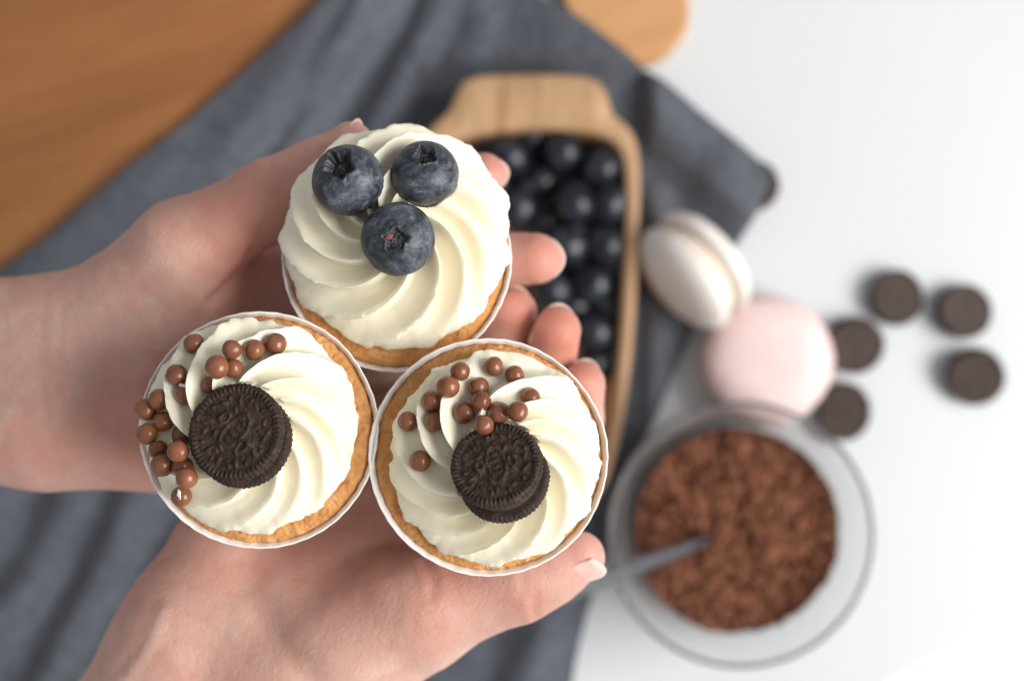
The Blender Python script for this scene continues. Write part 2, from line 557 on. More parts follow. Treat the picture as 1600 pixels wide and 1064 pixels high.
# ------------------------------------------------------------------ generic surface from a distance function (surface nets)
def surface_nets(f, lo, hi, h):
    lo = np.asarray(lo, float); hi = np.asarray(hi, float)
    CB = 5
    n = np.ceil((hi - lo) / h).astype(int)
    n = ((n + CB - 1) // CB) * CB
    nb = n // CB
    cs = [lo[i] + (np.arange(nb[i]) + 0.5) * CB * h for i in range(3)]
    P = np.stack(np.meshgrid(*cs, indexing='ij'), -1).reshape(-1, 3)
    dc = f(P).reshape(nb)
    near = np.abs(dc) < CB * h * 1.9
    full = np.repeat(np.repeat(np.repeat(np.where(dc > 0, 9.0, -9.0), CB, 0), CB, 1), CB, 2)
    mask = np.repeat(np.repeat(np.repeat(near, CB, 0), CB, 1), CB, 2)
    idx = np.argwhere(mask)
    vals = np.empty(len(idx))
    for s in range(0, len(idx), 400000):
        vals[s:s + 400000] = f(lo + (idx[s:s + 400000] + 0.5) * h)
    full[mask] = vals
    D = full
    S = D < 0
    nx, ny, nz = D.shape
    corners = [(i, j, k) for i in (0, 1) for j in (0, 1) for k in (0, 1)]
    cnt = np.zeros((nx - 1, ny - 1, nz - 1), np.int8)
    for i, j, k in corners:
        cnt += S[i:nx - 1 + i, j:ny - 1 + j, k:nz - 1 + k]
    act = (cnt > 0) & (cnt < 8)
    cid = -np.ones(act.shape, np.int64)
    A = np.argwhere(act)
    cid[act] = np.arange(len(A))
    acc = np.zeros((len(A), 3)); num = np.zeros(len(A))
    for a in corners:
        for ax in range(3):
            if a[ax] == 1: continue
            b = list(a); b[ax] = 1
            va = D[A[:, 0] + a[0], A[:, 1] + a[1], A[:, 2] + a[2]]
            vb = D[A[:, 0] + b[0], A[:, 1] + b[1], A[:, 2] + b[2]]
            m = (va < 0) != (vb < 0)
            t = np.where(m, va / np.where(m, va - vb, 1), 0)
            pt = np.tile(np.array(a, float), (len(A), 1)); pt[:, ax] += t
            acc[m] += pt[m]; num[m] += 1
    V = lo + (A + acc / num[:, None] + 0.5) * h
    quads = []
    for ax in range(3):
        sl0 = [slice(1, -1)] * 3; sl1 = [slice(1, -1)] * 3
        sl0[ax] = slice(0, -1); sl1[ax] = slice(1, None)
        s0 = S[tuple(sl0)]; s1 = S[tuple(sl1)]
        E = np.argwhere(s0 != s1)
        if len(E) == 0: continue
        flip = s0[tuple(E.T)]
        off = np.ones(3, int); off[ax] = 0
        E = E + off
        o1, o2 = [(1, 2), (2, 0), (0, 1)][ax]
        def c(d1, d2):
            q = E.copy(); q[:, o1] -= d1; q[:, o2] -= d2
            return cid[q[:, 0], q[:, 1], q[:, 2]]
        Q = np.stack([c(1, 1), c(0, 1), c(0, 0), c(1, 0)], 1)
        Q[~flip] = Q[~flip][:, ::-1]
        quads.append(Q)
    Q = np.concatenate(quads)
    Q = Q[(Q >= 0).all(1)]
    # project on the surface
    e = 0.25
    for it in range(2):
        d0 = f(V)
        g = np.stack([(f(V + np.eye(3)[i] * e) - f(V - np.eye(3)[i] * e)) / (2 * e) for i in range(3)], 1)
        g2 = np.maximum((g * g).sum(1), 0.05)
        step = np.clip(d0 / g2, -1.0, 1.0)
        V = V - step[:, None] * g
    return V, Q, g / np.linalg.norm(g, axis=1, keepdims=True)

def smin(a, b, k):
    h = np.clip(0.5 + 0.5 * (b - a) / k, 0, 1)
    return b * (1 - h) + a * h - k * h * (1 - h)

def rcone(a, b, ra, rb, zs=1.0):
    a = np.asarray(a, float); b = np.asarray(b, float); ab = b - a; L = ab @ ab
    def f(p):
        t = np.clip(((p - a) @ ab) / L, 0, 1)
        q = p - (a + t[:, None] * ab)
        if zs != 1.0: q = q * np.array([1, 1, zs])
        return np.sqrt((q * q).sum(1)) - (ra + (rb - ra) * t)
    return f

def chain(pts, k=2.5):
    """pts: list of (u, v, z, r)"""
    P = [W(u, v, z) for u, v, z, r in pts]; R = [q[3] for q in pts]
    fs = [rcone(P[i], P[i + 1], R[i], R[i + 1]) for i in range(len(P) - 1)]
    def f(p):
        d = fs[0](p)
        for g in fs[1:]: d = smin(d, g(p), k)
        return d
    return f

def group(fs, k):
    def f(p):
        d = fs[0](p)
        for g in fs[1:]: d = smin(d, g(p), k)
        return d
    return f

def nail_mesh(parent, tip, direction, normal, width, length, thick=0.5, edge=1.6):
    """curved nail plate; tip = world mm centre of nail's free edge base, direction = towards finger end"""
    d = np.asarray(direction, float); d /= np.linalg.norm(d)
    nrm = np.asarray(normal, float); nrm = nrm - d * (nrm @ d); nrm /= np.linalg.norm(nrm)
    s = np.cross(d, nrm)
    def plate(name, l0, l1, mat, off):
        nu, nv = 13, 9
        V = []
        for layer in (0, 1):
            for i in range(nv):
                t = i / (nv - 1)
                l = l0 + (l1 - l0) * t
                for j in range(nu):
                    x = (j / (nu - 1) * 2 - 1)
                    lim = 1.0
                    ll = l
                    if mat is M["nail_edge"]: ll = l - (x * x) * (edge + 1.6) * 0.9
                    else: ll = l - (x * x) * (edge + 1.0) * 0.9 * t + (x ** 4) * 3.0 * (1 - t)
                    ww = width * 0.5
                    h = -ww * 0.34 * x * x - (0.02 * ll * ll if ll > 0 else 0.009 * ll * ll)
                    V.append(np.asarray(tip) + d * ll + s * x * ww + nrm * (h + off - layer * thick))
        n1 = nu * nv
        F = grid_faces(nv, nu, wrap=False)
        F2 = [tuple(q + n1 for q in f[::-1]) for f in F]
        rim = [j for j in range(nu)] + [i * nu + nu - 1 for i in range(1, nv)] + [(nv - 1) * nu + j for j in range(nu - 2, -1, -1)] + [i * nu for i in range(nv - 2, 0, -1)]
        F3 = []
        for a, b in zip(rim, rim[1:] + rim[:1]): F3.append((b, a, a + n1, b + n1))
        o = mesh_obj(name, V, F + F2 + F3, mat, parent)
        return o
    nl = plate("fingernail", -length, 0.0, M["nail"], 0.0)
    e = plate("nail_edge", -0.4, edge, M["nail_edge"], 0.06)
    e.parent = nl
    return nl

def nail_on(parent, c, r, d, n, width, lift=0.55, reach=0.80, edge=1.9):
    d = np.asarray(d, float); d /= np.linalg.norm(d)
    n = np.asarray(n, float); n = n - d * (n @ d); n /= np.linalg.norm(n)
    return nail_mesh(parent, np.asarray(c) + d * r * reach + n * r * lift, d, n, width, 10.0, edge=edge)

def px_to_xy_at(V):
    d = CAM_H - V[:, 2]
    return np.c_[800 + V[:, 0] / d * FPX, 532 - V[:, 1] / d * FPX]

def finish_hand(name, f, lo, hi, flush_spots, veins, creases, label, h=1.15):
    V, Q, N = surface_nets(f, lo, hi, h)
    UV = px_to_xy_at(V)
    up = np.clip(N[:, 2] * 1.4 + 0.3, 0, 1)
    # fine creases as real grooves
    disp = np.zeros(len(V))
    for pts, depth, w in creases:
        P = smooth_outline(np.array(pts, float), 8, closed=False)
        d = poly_dist(UV, P)
        s = np.exp(-(d / w) ** 2)
        disp -= depth * s * up
        disp += depth * 0.35 * np.exp(-((d - 2.2 * w) / (1.3 * w)) ** 2) * up
    disp += 0.25 * fbm(V * 0.07, 2) + 0.07 * fbm(V * 0.45, 2)
    vein = np.zeros(len(V))
    for pts, w, lift in veins:
        P = smooth_outline(np.array(pts, float), 8, closed=False)
        d = poly_dist(UV, P)
        s = np.exp(-(d / w) ** 2)
        vein = np.maximum(vein, s * up)
        disp += lift * s * up
    V = V + N * disp[:, None]
    flush = 0.10 + 0.18 * np.clip(fbm(V * 0.05 + 5, 3), -1, 1)
    for u, v, r, a in flush_spots:
        flush += a * np.exp(-((UV[:, 0] - u) ** 2 + (UV[:, 1] - v) ** 2) / (r * r))
    flush = np.clip(flush, 0, 1)
    o = mesh_obj(name, V, Q, M["skin"])
    for nm, arr in (("flush", flush), ("vein", vein)):
        at = o.data.attributes.new(nm, 'FLOAT', 'POINT')
        at.data.foreach_set("value", arr.astype(np.float32))
    tag(o, label, "hand")
    return o

def build_left_hand():
    fs_arm = group([rcone(W(-420, 520, 250), W(50, 533, 258), 22, 19.5), rcone(W(-420, 660, 250), W(50, 652, 258), 22, 19.5)], 8)
    palm = group([
        rcone(W(110, 540, 258), W(500, 465, 244), 17, 11.5),
        rcone(W(110, 580, 256), W(515, 540, 244), 17, 11.5),
        rcone(W(110, 620, 256), W(505, 615, 244), 17, 11),
        rcone(W(100, 650, 257), W(480, 680, 244), 18, 10.5),
        rcone(W(95, 662, 258), W(285, 690, 252), 18.5, 17.0),
        rcone(W(150, 540, 262), W(300, 450, 266), 19, 15.5),
        rcone(W(310, 450, 262), W(470, 430, 240), 14, 11),
        rcone(W(340, 420, 262), W(560, 400, 236), 10, 9),
    ], 9)
    thumb = chain([(130, 525, 260, 17), (285, 392, 276, 14.6), (425, 312, 282, 11.2), (490, 274, 283, 9.4), (547, 228, 285, 7.0)], 5)
    index = chain([(500, 460, 244, 10.5), (612, 345, 247, 9.3), (700, 300, 250, 8.2), (757, 274, 258, 6.9)], 2)
    middle = chain([(515, 540, 244, 10.5), (670, 440, 246, 9.6), (768, 407, 251, 8.9), (839, 404, 259, 8.0)], 2)
    ring = chain([(505, 615, 244, 10), (600, 555, 247, 9), (650, 525, 246, 8.5), (690, 500, 246, 7.5)], 2)
    little = chain([(480, 680, 244, 9.5), (560, 640, 248, 8), (610, 610, 246, 7.5), (640, 590, 245, 6.8)], 2)
    fingers = group([index, middle, ring, little], 1.2)
    def f(p):
        d = smin(palm(p), fs_arm(p), 14)
        d = smin(d, thumb(p), 9)
        return smin(d, fingers(p), 5)
    o = finish_hand("hand", f, (-345, -70, 218), (45, 100, 312),
        [(845, 400, 60, 0.75), (775, 265, 45, 0.6), (540, 230, 50, 0.35), (390, 330, 110, 0.40), (250, 700, 90, 0.38), (200, 640, 90, 0.15), (400, 430, 60, 0.3), (110, 700, 60, 0.15)],
        [([(10, 640), (90, 600), (180, 520), (260, 470)], 13, 0.15), ([(0, 520), (100, 500), (190, 420)], 11, 0.12), ([(20, 700), (110, 640), (150, 560)], 10, 0.1)],
        [([(180, 470), (230, 520), (262, 590)], 0.12, 7), ([(72, 455), (64, 540), (70, 640), (92, 735)], 0.12, 7), ([(100, 470), (92, 560), (96, 660)], 0.12, 6),
         ([(330, 470), (372, 428), (395, 392)], 0.9, 7), ([(378, 430), (310, 495), (250, 580), (218, 660)], 0.40, 9), ([(420, 250), (440, 300), (455, 350)], 0.2, 6)],
        "hand in shade reaching from the picture's edge, thumb beside the blueberry cupcake")
    nail_on(o, W(839, 404, 259), 8.0, (1, 0.02, 0.22), (0.30, 0, -1), 12.0)
    nail_on(o, W(757, 274, 258), 6.9, (1, 0.30, 0.22), (0.30, 0, -1), 10.0)
    nail_on(o, W(547, 228, 285), 7.0, (0.70, 0.70, 0.15), (-0.66, 0.62, -0.25), 10.0)
    return o
hand_l = build_left_hand()

def build_right_hand():
    arm = group([rcone(W(-40, 1480, 248), W(288, 1006, 262), 24, 19.5), rcone(W(80, 1560, 248), W(388, 1072, 264), 24, 19.5)], 8)
    palm = group([
        rcone(W(420, 1030, 262), W(700, 800, 240), 17, 11.5),
        rcone(W(390, 1000, 260), W(640, 745, 237), 17, 11.5),
        rcone(W(360, 975, 257), W(585, 700, 232), 17, 11),
        rcone(W(330, 960, 256), W(530, 670, 226), 18, 10.5),
        rcone(W(285, 1000, 262), W(352, 868, 254), 18.5, 18.0),
        rcone(W(500, 1040, 266), W(620, 960, 270), 24, 19),
        rcone(W(420, 960, 262), W(560, 880, 256), 16, 13),
    ], 9)
    thumb = chain([(450, 1040, 262, 19), (672, 948, 276, 15.5), (815, 908, 281, 11.0), (862, 890, 282, 9.0), (906, 869, 284, 7.5)], 5)
    index = chain([(700, 800, 240, 10.2), (840, 725, 245, 9.2), (903, 655, 250, 7.8), (911, 600, 260, 6.9)], 2)
    middle = chain([(640, 745, 237, 10.2), (800, 640, 241, 9.4), (860, 572, 248, 8.2), (871, 516, 260, 7.4)], 2)
    ring = chain([(585, 700, 232, 9.8), (720, 590, 236, 9), (785, 535, 243, 8), (802, 488, 252, 7.6)], 2)
    little = chain([(530, 670, 226, 9), (620, 620, 221, 8), (670, 600, 220, 7.2), (690, 580, 220, 6.6)], 2)
    fingers = group([index, middle, ring, little], 1.0)
    def f(p):
        d = smin(palm(p), arm(p), 14)
        d = smin(d, thumb(p), 9)
        return smin(d, fingers(p), 5)
    o = finish_hand("hand", f, (-235, -245, 202), (50, 35, 312),
        [(871, 510, 55, 0.7), (915, 590, 50, 0.7), (800, 485, 55, 0.75), (905, 850, 45, 0.35), (830, 950, 40, 0.3), (450, 850, 120, 0.35), (640, 860, 120, 0.3), (300, 900, 80, 0.15), (700, 870, 60, 0.2)],
        [([(150, 1110), (200, 1055), (235, 1005), (255, 955)], 12, 0.7), ([(400, 1030), (430, 960), (450, 880)], 14, 0.05), ([(500, 1064), (560, 980), (620, 930)], 16, 0.0), ([(330, 1064), (370, 980), (380, 920)], 10, 0.1)],
        [([(250, 905), (330, 985), (430, 1075)], 0.10, 7), ([(385, 925), (420, 985), (470, 1050), (510, 1100)], 1.1, 26),
         ([(664, 880), (676, 905), (674, 930)], 0.35, 8), ([(600, 880), (620, 930), (612, 990)], 0.10, 7), ([(640, 880), (652, 925), (646, 975)], 0.10, 6),
         ([(838, 966), (832, 945), (836, 930)], 0.35, 6), ([(800, 850), (815, 890), (818, 930)], 0.15, 6)],
        "hand lit by the window, thumb with pale nail below the cookie cupcakes", h=1.15)
    nail_on(o, W(906, 869, 284), 7.5, (0.93, 0.36, -0.06), (0.22, -0.62, 0.72), 9.6, lift=1.08, reach=0.55, edge=1.4)
    nail_on(o, W(911, 600, 260), 6.9, (0.06, 1, 0.30), (0.35, 0.3, -1), 10)
    nail_on(o, W(871, 516, 260), 7.4, (0.02, 1, 0.30), (0.1, 0.35, -1), 10.5)
    nail_on(o, W(802, 488, 252), 7.6, (0.2, 1, 0.25), (0.1, 0.35, -1), 10)
    return o
hand_r = build_right_hand()

# ------------------------------------------------------------------ cupcakes
def liner_mesh(seed):
    nfl = 44; n = nfl * 6
    r = np.random.RandomState(seed)
    th = np.linspace(0, 2 * math.pi, n, endpoint=False)
    prof = [(22.6, -51.0), (23.6, -50.2), (24.9, -40), (27.0, -28), (29.0, -17), (30.4, -9), (31.3, -4.0), (32.0, -1.5), (32.9, 0.3)]
    rows = []
    for (R, z) in prof:
        amp = 0.55 * np.clip((-z) / 12.0, 0.10, 1.0)
        rr = R + amp * np.cos(th * nfl)
        rows.append((rr, np.full(n, z)))
    wob = 0.35 * fbm(np.c_[np.cos(th) * 3 + seed, np.sin(th) * 3, np.zeros(n)], 3) + 0.18 * np.sign(np.sin(th * 7 + seed)) * (np.abs(np.sin(th * 7 + seed)) > 0.93)
    rw = 0.40 * fbm(np.c_[np.cos(th) * 1.4, np.sin(th) * 1.4 + seed, np.ones(n)], 2)
    out, inn = [], []
    for i, (rr, zz) in enumerate(rows):
        k = (i / (len(rows) - 1)) ** 3
        out.append(np.c_[(rr + rw * k) * np.cos(th), (rr + rw * k) * np.sin(th), zz + wob * k])
        ri = rr + rw * k - 0.5
        inn.append(np.c_[ri * np.cos(th), ri * np.sin(th), zz + wob * k + (0.4 if i == 0 else 0)])
    # rounded lip
    lip = np.c_[(rows[-1][0] + rw - 0.25) * np.cos(th), (rows[-1][0] + rw - 0.25) * np.sin(th), rows[-1][1] + wob + 0.3]
    allr = out + [lip] + inn[::-1]
    V = np.concatenate(allr)
    F = grid_faces(len(allr), n)
    F.append(tuple(range(n))[::-1])
    b = (len(allr) - 1) * n
    F.append(tuple(range(b, b + n)))
    return V, F

def cake_mesh(seed, R=31.6, dip=-0.7, rise=2.5):
    nr, n = 60, 420
    th = np.linspace(0, 2 * math.pi, n, endpoint=False)
    V = []
    for i in range(nr):
        q = i / (nr - 1)
        if q < 0.08:
            rr = np.full(n, R - 2.2 + 2.0 * q / 0.08); zz = np.full(n, dip - 12 + 11.0 * q / 0.08)
        else:
            s = (q - 0.08) / 0.92
            rho = 1 - s
            rr = (R - 0.2) * rho * np.ones(n)
            zz = dip + (rise - dip) * (1 - rho ** 4) + np.zeros(n) - 0.9 * math.exp(-((1 - rho) / 0.02) ** 2)
        p = np.c_[rr * np.cos(th), rr * np.sin(th), zz]
        d = 0.25 * fbm(p * 0.5 + seed, 2) + 0.18 * fbm(p * 1.6 + seed, 2) + 0.16 * fbm(p * 3.0 + seed, 1)
        p[:, 2] += d
        if q < 0.3:
            p[:, :2] *= (1 + (0.35 * fbm(p * 0.35 + seed + 9, 2) / R))[:, None]
        V.append(p)
    V = np.concatenate(V)
    V[:, 2] = np.minimum(V[:, 2], 6)
    F = grid_faces(nr, n)
    b = (nr - 1) * n
    F.append(tuple(range(b, b + n)))
    return V, F

def frosting_mesh(seed, R, H, angles_deg, swirl=1.75, power=1.1, A_mid=5.2, z0=0.8, edge_h=3.0, flat=2.2, hold=0.58, drop=0.78):
    """piped swirl: sharp crests spiralling outward with rounded troughs between them"""
    ang = sorted([math.radians(a) for a in angles_deg])
    n = len(ang)
    ang_next = ang[1:] + [ang[0] + 2 * math.pi]
    tt = np.linspace(0, 1, 40, endpoint=False)
    ph = tt - 0.105 * np.sin(2 * math.pi * tt) / 1.0          # denser next to the crests
    ph = np.clip(ph, 0, 1)
    m = len(ph); ncol = n * m
    ID = np.repeat(np.arange(n), m); PH = np.tile(ph, n)
    a0 = np.array(ang)[ID]; gap = (np.array(ang_next) - np.array(ang))[ID]
    TH0 = a0 + PH * gap
    NX = (ID + 1) % n
    rs = np.random.RandomState(seed)
    amp_i = 1 + 0.25 * (rs.rand(n) * 2 - 1)
    gs = np.sqrt(np.clip(gap / (2 * math.pi / n), 0.35, 1.6))
    pm = 0.30
    nrow = 190
    rows = []
    for r in range(nrow):
        q = r / (nrow - 1)
        edge = q < 0.07
        if edge:
            s = q / 0.07
            rho = 0.95 + 0.05 * math.sin(s * math.pi / 2)
            zb = z0 + edge_h * 0.5 * s
            nr_, nz_ = 1.0, 0.0
        else:
            s = (q - 0.07) / 0.93
            rho = 1 - s
            He = H - edge_h * 0.5
            fz = lambda x: He * (1 - min(max(x, 0), 1) ** flat) ** 0.80
            zb = z0 + edge_h * 0.5 + fz(rho)
            e = 4e-3
            sl = (fz(rho + e) - fz(rho - e)) / (R * 2 * e)
            nl = math.hypot(sl, 1); nr_, nz_ = -sl / nl, 1 / nl
        sharp = min(max((rho - 0.30) / 0.45, 0), 1)
        # crest after crest: steep fall on the leading side, long rise to the next
        fall = np.clip((pm - PH) / pm, 0, 1); rise = np.clip((PH - pm) / (1 - pm), 0, 1)
        h = np.where(PH < pm, fall ** 1.6, rise ** 1.9)
        k = 0.34 - 0.14 * sharp
        cap = 0.93 - 0.10 * (1 - sharp)
        hh = np.clip(0.5 + 0.5 * (cap - h) / k, 0, 1)
        h = cap * (1 - hh) + h * hh - k * hh * (1 - hh)
        A = A_mid * (0.35 + 0.65 * min(1, rho / 0.30)) * (1.0 if rho < hold else 1.0 - drop * ((rho - hold) / (1 - hold)) ** 1.05)
        th = TH0 - swirl * rho ** power
        w0 = fbm(np.c_[np.full(ncol, rho * 2.4), ID * 3.7 + seed, np.zeros(ncol)], 2)
        w1 = fbm(np.c_[np.full(ncol, rho * 2.4), NX * 3.7 + seed, np.zeros(ncol)], 2)
        th = th + 0.06 * rho * (w0 * (1 - PH) + w1 * PH)
        x, y = np.cos(th), np.sin(th)
        amp = amp_i[ID] * (1 - PH) + amp_i[NX] * PH
        Ai = A * amp * gs
        cd = np.minimum(PH, 1 - PH)
        crest = np.exp(-(cd / 0.07) ** 2)
        pp = np.c_[x * R * rho, y * R * rho, np.zeros(ncol)]
        rag = fbm(pp * 0.45 + seed, 3, 0.6) * np.clip((rho - 0.45) * 2.5, 0, 1)
        Ai = Ai * (1 + crest * sharp * 0.13 * rag)
        streak = fbm(np.c_[TH0 * 9.0, np.full(ncol, rho * 1.6 + seed), np.zeros(ncol)], 3, 0.6)
        sub = np.cos(2 * math.pi * 3.0 * (PH - 0.15)) * np.clip(1 - crest * 1.5, 0, 1)
        disp = (h - 0.35) * Ai + (0.14 * streak + 0.10 * sub * gs) * min(1, rho / 0.3) * (1 - 0.5 * max(0, rho - 0.6) / 0.4)
        scal = R * rho + nr_ * disp * (0.7 if not edge else 0.35)
        if rho > 0.80:
            w = (rho - 0.80) / 0.20
            scal = scal + w * (0.5 * fbm(np.c_[x * 2.2 + seed, y * 2.2, np.zeros(ncol)], 2) + 0.42 * fbm(np.c_[x * 11, y * 11 + seed, np.zeros(ncol)], 3, 0.7))
        lean = crest * sharp * (0.03 + 0.02 * rag) * min(1.0, 0.5 / max(rho, 0.1))
        th2 = th + lean
        z = zb + nz_ * disp + 0.30 * fbm(np.c_[x * rho * 4, y * rho * 4 + seed, np.zeros(ncol)], 2)
        if edge: z = zb + 0.35 * disp * q / 0.07
        if rho < 0.16:
            z = np.minimum(z, H + z0 + 0.5) * (rho / 0.16) + (1 - rho / 0.16) * (H + z0 - 0.5)
        rows.append(np.c_[scal * np.cos(th2), scal * np.sin(th2), z])
    V = np.concatenate(rows)
    F = grid_faces(nrow, ncol)
    F.append(tuple(range(ncol))[::-1])
    return V, F

CUPS = {}
def build_cupcake(key, rim_px, rim_z, tilt, seed, R, H, angles, off, label, cake_kw, fr_kw):
    loc = W(rim_px[0], rim_px[1], rim_z)
    e = empty("cupcake", loc, (math.radians(tilt[0]), math.radians(tilt[1]), 0))
    tag(e, label, "cupcake", "cupcakes held in the two hands")
    V, F = liner_mesh(seed); mesh_obj("paper_liner", V, F, M["liner"], e)
    V, F = cake_mesh(seed, **cake_kw); mesh_obj("cake", V, F, M["sponge"], e)
    V, F = frosting_mesh(seed, R, H, angles, **fr_kw)
    V = V + np.array([off[0], off[1], 0])
    fo = mesh_obj("frosting", V, F, M["cream"], e)
    bpy.context.view_layer.update()
    mw = fo.matrix_world
    me = fo.data
    bvh = BVHTree.FromPolygons([mw @ v.co for v in me.vertices], [tuple(p.vertices) for p in me.polygons if len(p.vertices) == 4])
    CUPS[key] = (e, fo, bvh)
    return e, fo

build_cupcake("blueberry", (620, 402), 298, (-5, 0), 3, 32.0, 19, [15, 46, 76, 106, 138, 170, 202, 236, 268, 300, 335], (0.0, 5.5),
    "cupcake topped with three blueberries on swirled cream, farthest up", dict(rise=3.0), dict(A_mid=9.0, edge_h=4, flat=2.1, hold=0.72, drop=0.60, swirl=2.1))
build_cupcake("left", (405, 672), 312, (0, 0), 5, 29.3, 14, [24, 50, 76, 102, 130, 163, 198, 228, 283, 319, 354], (-1.9, 1.4),
    "cupcake with chocolate pearls piled along its edge beside a dark cookie, at the wrist", dict(), dict(A_mid=7.8, hold=0.60, drop=0.68))
build_cupcake("right", (763, 714), 312, (0, 0), 8, 29.1, 14, [14, 42, 68, 92, 116, 144, 196, 225, 263, 290, 314, 340], (1.9, 0.2),
    "cupcake with tilted dark cookie and chocolate pearls scattered above it, at the fingertips", dict(), dict(A_mid=7.8, hold=0.60, drop=0.68))

def lump(seed, scale):
    bm = bmesh.new(); bmesh.ops.create_icosphere(bm, subdivisions=4, radius=1.0)
    V = np.array([v.co[:] for v in bm.verts]); F = [tuple(v.index for v in f.verts) for f in bm.faces]; bm.free()
    V = V * (1 + 0.34 * fbm(V * 2.0 + seed, 4, 0.55))[:, None] * np.array(scale)
    return V, F

CAMV = Vector((0, 0, CAM_H * MM))
def press(key, c_mm, R, bottom):
    """push the cream below a topping down to the topping's underside; bottom(dx, dy) -> z offset"""
    e, fo, bvh = CUPS[key]
    me = fo.data
    n = len(me.vertices)
    co = np.empty(n * 3, np.float32); me.vertices.foreach_get("co", co)
    mw = np.array(fo.matrix_world); co = co.reshape(-1, 3).astype(np.float64)
    w = (co @ mw[:3, :3].T + mw[:3, 3]) / MM
    dx, dy = w[:, 0] - c_mm[0], w[:, 1] - c_mm[1]
    m = dx * dx + dy * dy < R * R
    if not m.any(): return
    lim = c_mm[2] + bottom(dx[m], dy[m]) - 0.15
    w[m, 2] = np.minimum(w[m, 2], lim)
    inv = np.linalg.inv(mw)
    co = (w * MM) @ inv[:3, :3].T + inv[:3, 3]
    me.vertices.foreach_set("co", co.astype(np.float32).ravel())
    me.update()

def press_sphere(key, c_mm, R):
    press(key, c_mm, R * 0.995, lambda dx, dy: -np.sqrt(np.maximum(R * R - dx * dx - dy * dy, 0)))

def cast(bvh, u, v):
    p = W(u, v, 0) * MM
    d = (Vector(p) - CAMV).normalized()
    loc, nrm, idx, dist = bvh.ray_cast(CAMV, d)
    return loc, nrm, d, dist

# ------------------------------------------------------------------ cookies
def wafer_mesh(R=13.2, T=3.0, seed=1, ticks=58, detail=True):
    """embossed wafer: radial ticks on the rim, small raised marks inside"""
    n = ticks * 5 if detail else ticks * 2
    radii = np.concatenate([np.linspace(0.02, 0.80, 44 if detail else 10), np.linspace(0.815, 0.985, 16 if detail else 6)])
    th = np.linspace(0, 2 * math.pi, n, endpoint=False)
    rs = np.random.RandomState(seed)
    marks = []
    for ring, cnt, ln, wd in ((0.64, 11, 0.085, 0.038), (0.42, 8, 0.075, 0.036), (0.70, 11, 0.05, 0.03)):
        for k in range(cnt):
            a = 2 * math.pi * (k + 0.25 * rs.rand() + (0.5 if ring == 0.70 else 0)) / cnt
            marks.append((ring * math.cos(a), ring * math.sin(a), a + (0 if rs.rand() > 0.35 else 1.1), ln, wd))
    rows = []
    for q in radii:
        x, y = q * np.cos(th), q * np.sin(th)
        hz = np.zeros(n)
        if q > 0.80:
            s = (q - 0.80) / 0.185
            tick = 0.5 + 0.5 * np.cos(th * ticks)
            hz += 0.62 * (tick ** 0.8) * math.sin(min(1, s * 1.05) * math.pi) ** 0.7
            hz -= 0.55 * max(0, s - 0.72) / 0.28
        else:
            for mx, my, ma, ln, wd in marks:
                dx, dy = x - mx, y - my
                u = dx * math.cos(ma) + dy * math.sin(ma); w = -dx * math.sin(ma) + dy * math.cos(ma)
                e = (u / ln) ** 2 + (w / wd) ** 2
                hz += 0.60 * np.exp(-e ** 1.5)
            # oval ring marks around the middle
            for cx, cy in ((0.05, 0.36), (-0.07, -0.34)):
                e = np.sqrt(((x - cx) / 1.45) ** 2 + (y - cy) ** 2)
                hz += 0.55 * np.exp(-((e - 0.085) / 0.028) ** 2)
            e = np.sqrt((x / 1.9) ** 2 + y ** 2)
            hz += 0.45 * np.exp(-((e - 0.20) / 0.03) ** 2)
            for k in range(4):
                hz += 0.5 * np.exp(-(((x - (-0.22 + k * 0.15)) / 0.035) ** 2 + (y / 0.085) ** 2))
        p = np.c_[x * R, y * R, np.full(n, T * 0.5) + hz]
        p[:, 2] += 0.16 * fbm(p * 0.9 + seed * 3, 3) + 0.10 * fbm(p * 2.5 + seed, 2)
        rows.append(p)
    tick = 0.5 + 0.5 * np.cos(th * ticks)
    rag = 0.10 * fbm(np.c_[np.cos(th) * 9, np.sin(th) * 9, np.full(n, seed)], 3)
    for rr, zz in ((0.998, 0.30), (1.0, 0.05), (0.995, -0.25), (0.96, -0.46), (0.90, -0.5)):
        r_ = R * rr + 0.28 * (tick - 0.5) * (1 if rr > 0.95 else 0.3) + rag
        rows.append(np.c_[r_ * np.cos(th), r_ * np.sin(th), np.full(n, zz * T)])
    V = np.concatenate(rows)
    F = grid_faces(len(rows), n)
    F = [f[::-1] for f in F]
    F.append(tuple(range(n)))
    b = (len(rows) - 1) * n
    F.append(tuple(range(b, b + n))[::-1])
    return V, F

def build_cookie(label, seed, R=13.2, shift=(0.8, -1.2), gap=2.2, top_tilt=(0, 0), detail=True):
    e = empty("sandwich_cookie")
    V, F = wafer_mesh(R, 2.9, seed, detail=detail)
    top = mesh_obj("wafer", V, F, M["wafer"], e)
    top.location = (0, 0, (gap / 2 + 1.45) * MM)
    top.rotation_euler = (math.radians(top_tilt[0]), math.radians(top_tilt[1]), 0.4 * seed)
    V2 = V.copy(); V2[:, 2] *= -1
    bot = mesh_obj("wafer", V2, [f[::-1] for f in F], M["wafer"], e)
    bot.location = (shift[0] * MM, shift[1] * MM, -(gap / 2 + 1.45) * MM)
    bot.rotation_euler = (0, 0, 1.3)
    Vf, Ff = lathe([(0.1, -gap / 2 - 0.3), (R * 0.86, -gap / 2 - 0.2), (R * 0.88, 0), (R * 0.86, gap / 2 + 0.2), (0.1, gap / 2 + 0.3)], 64)
    fl = mesh_obj("filling", Vf, Ff, M["filling"], e)
    fl.location = (shift[0] * 0.5 * MM, shift[1] * 0.5 * MM, 0)
    tag(e, label, "cookie")
    return e

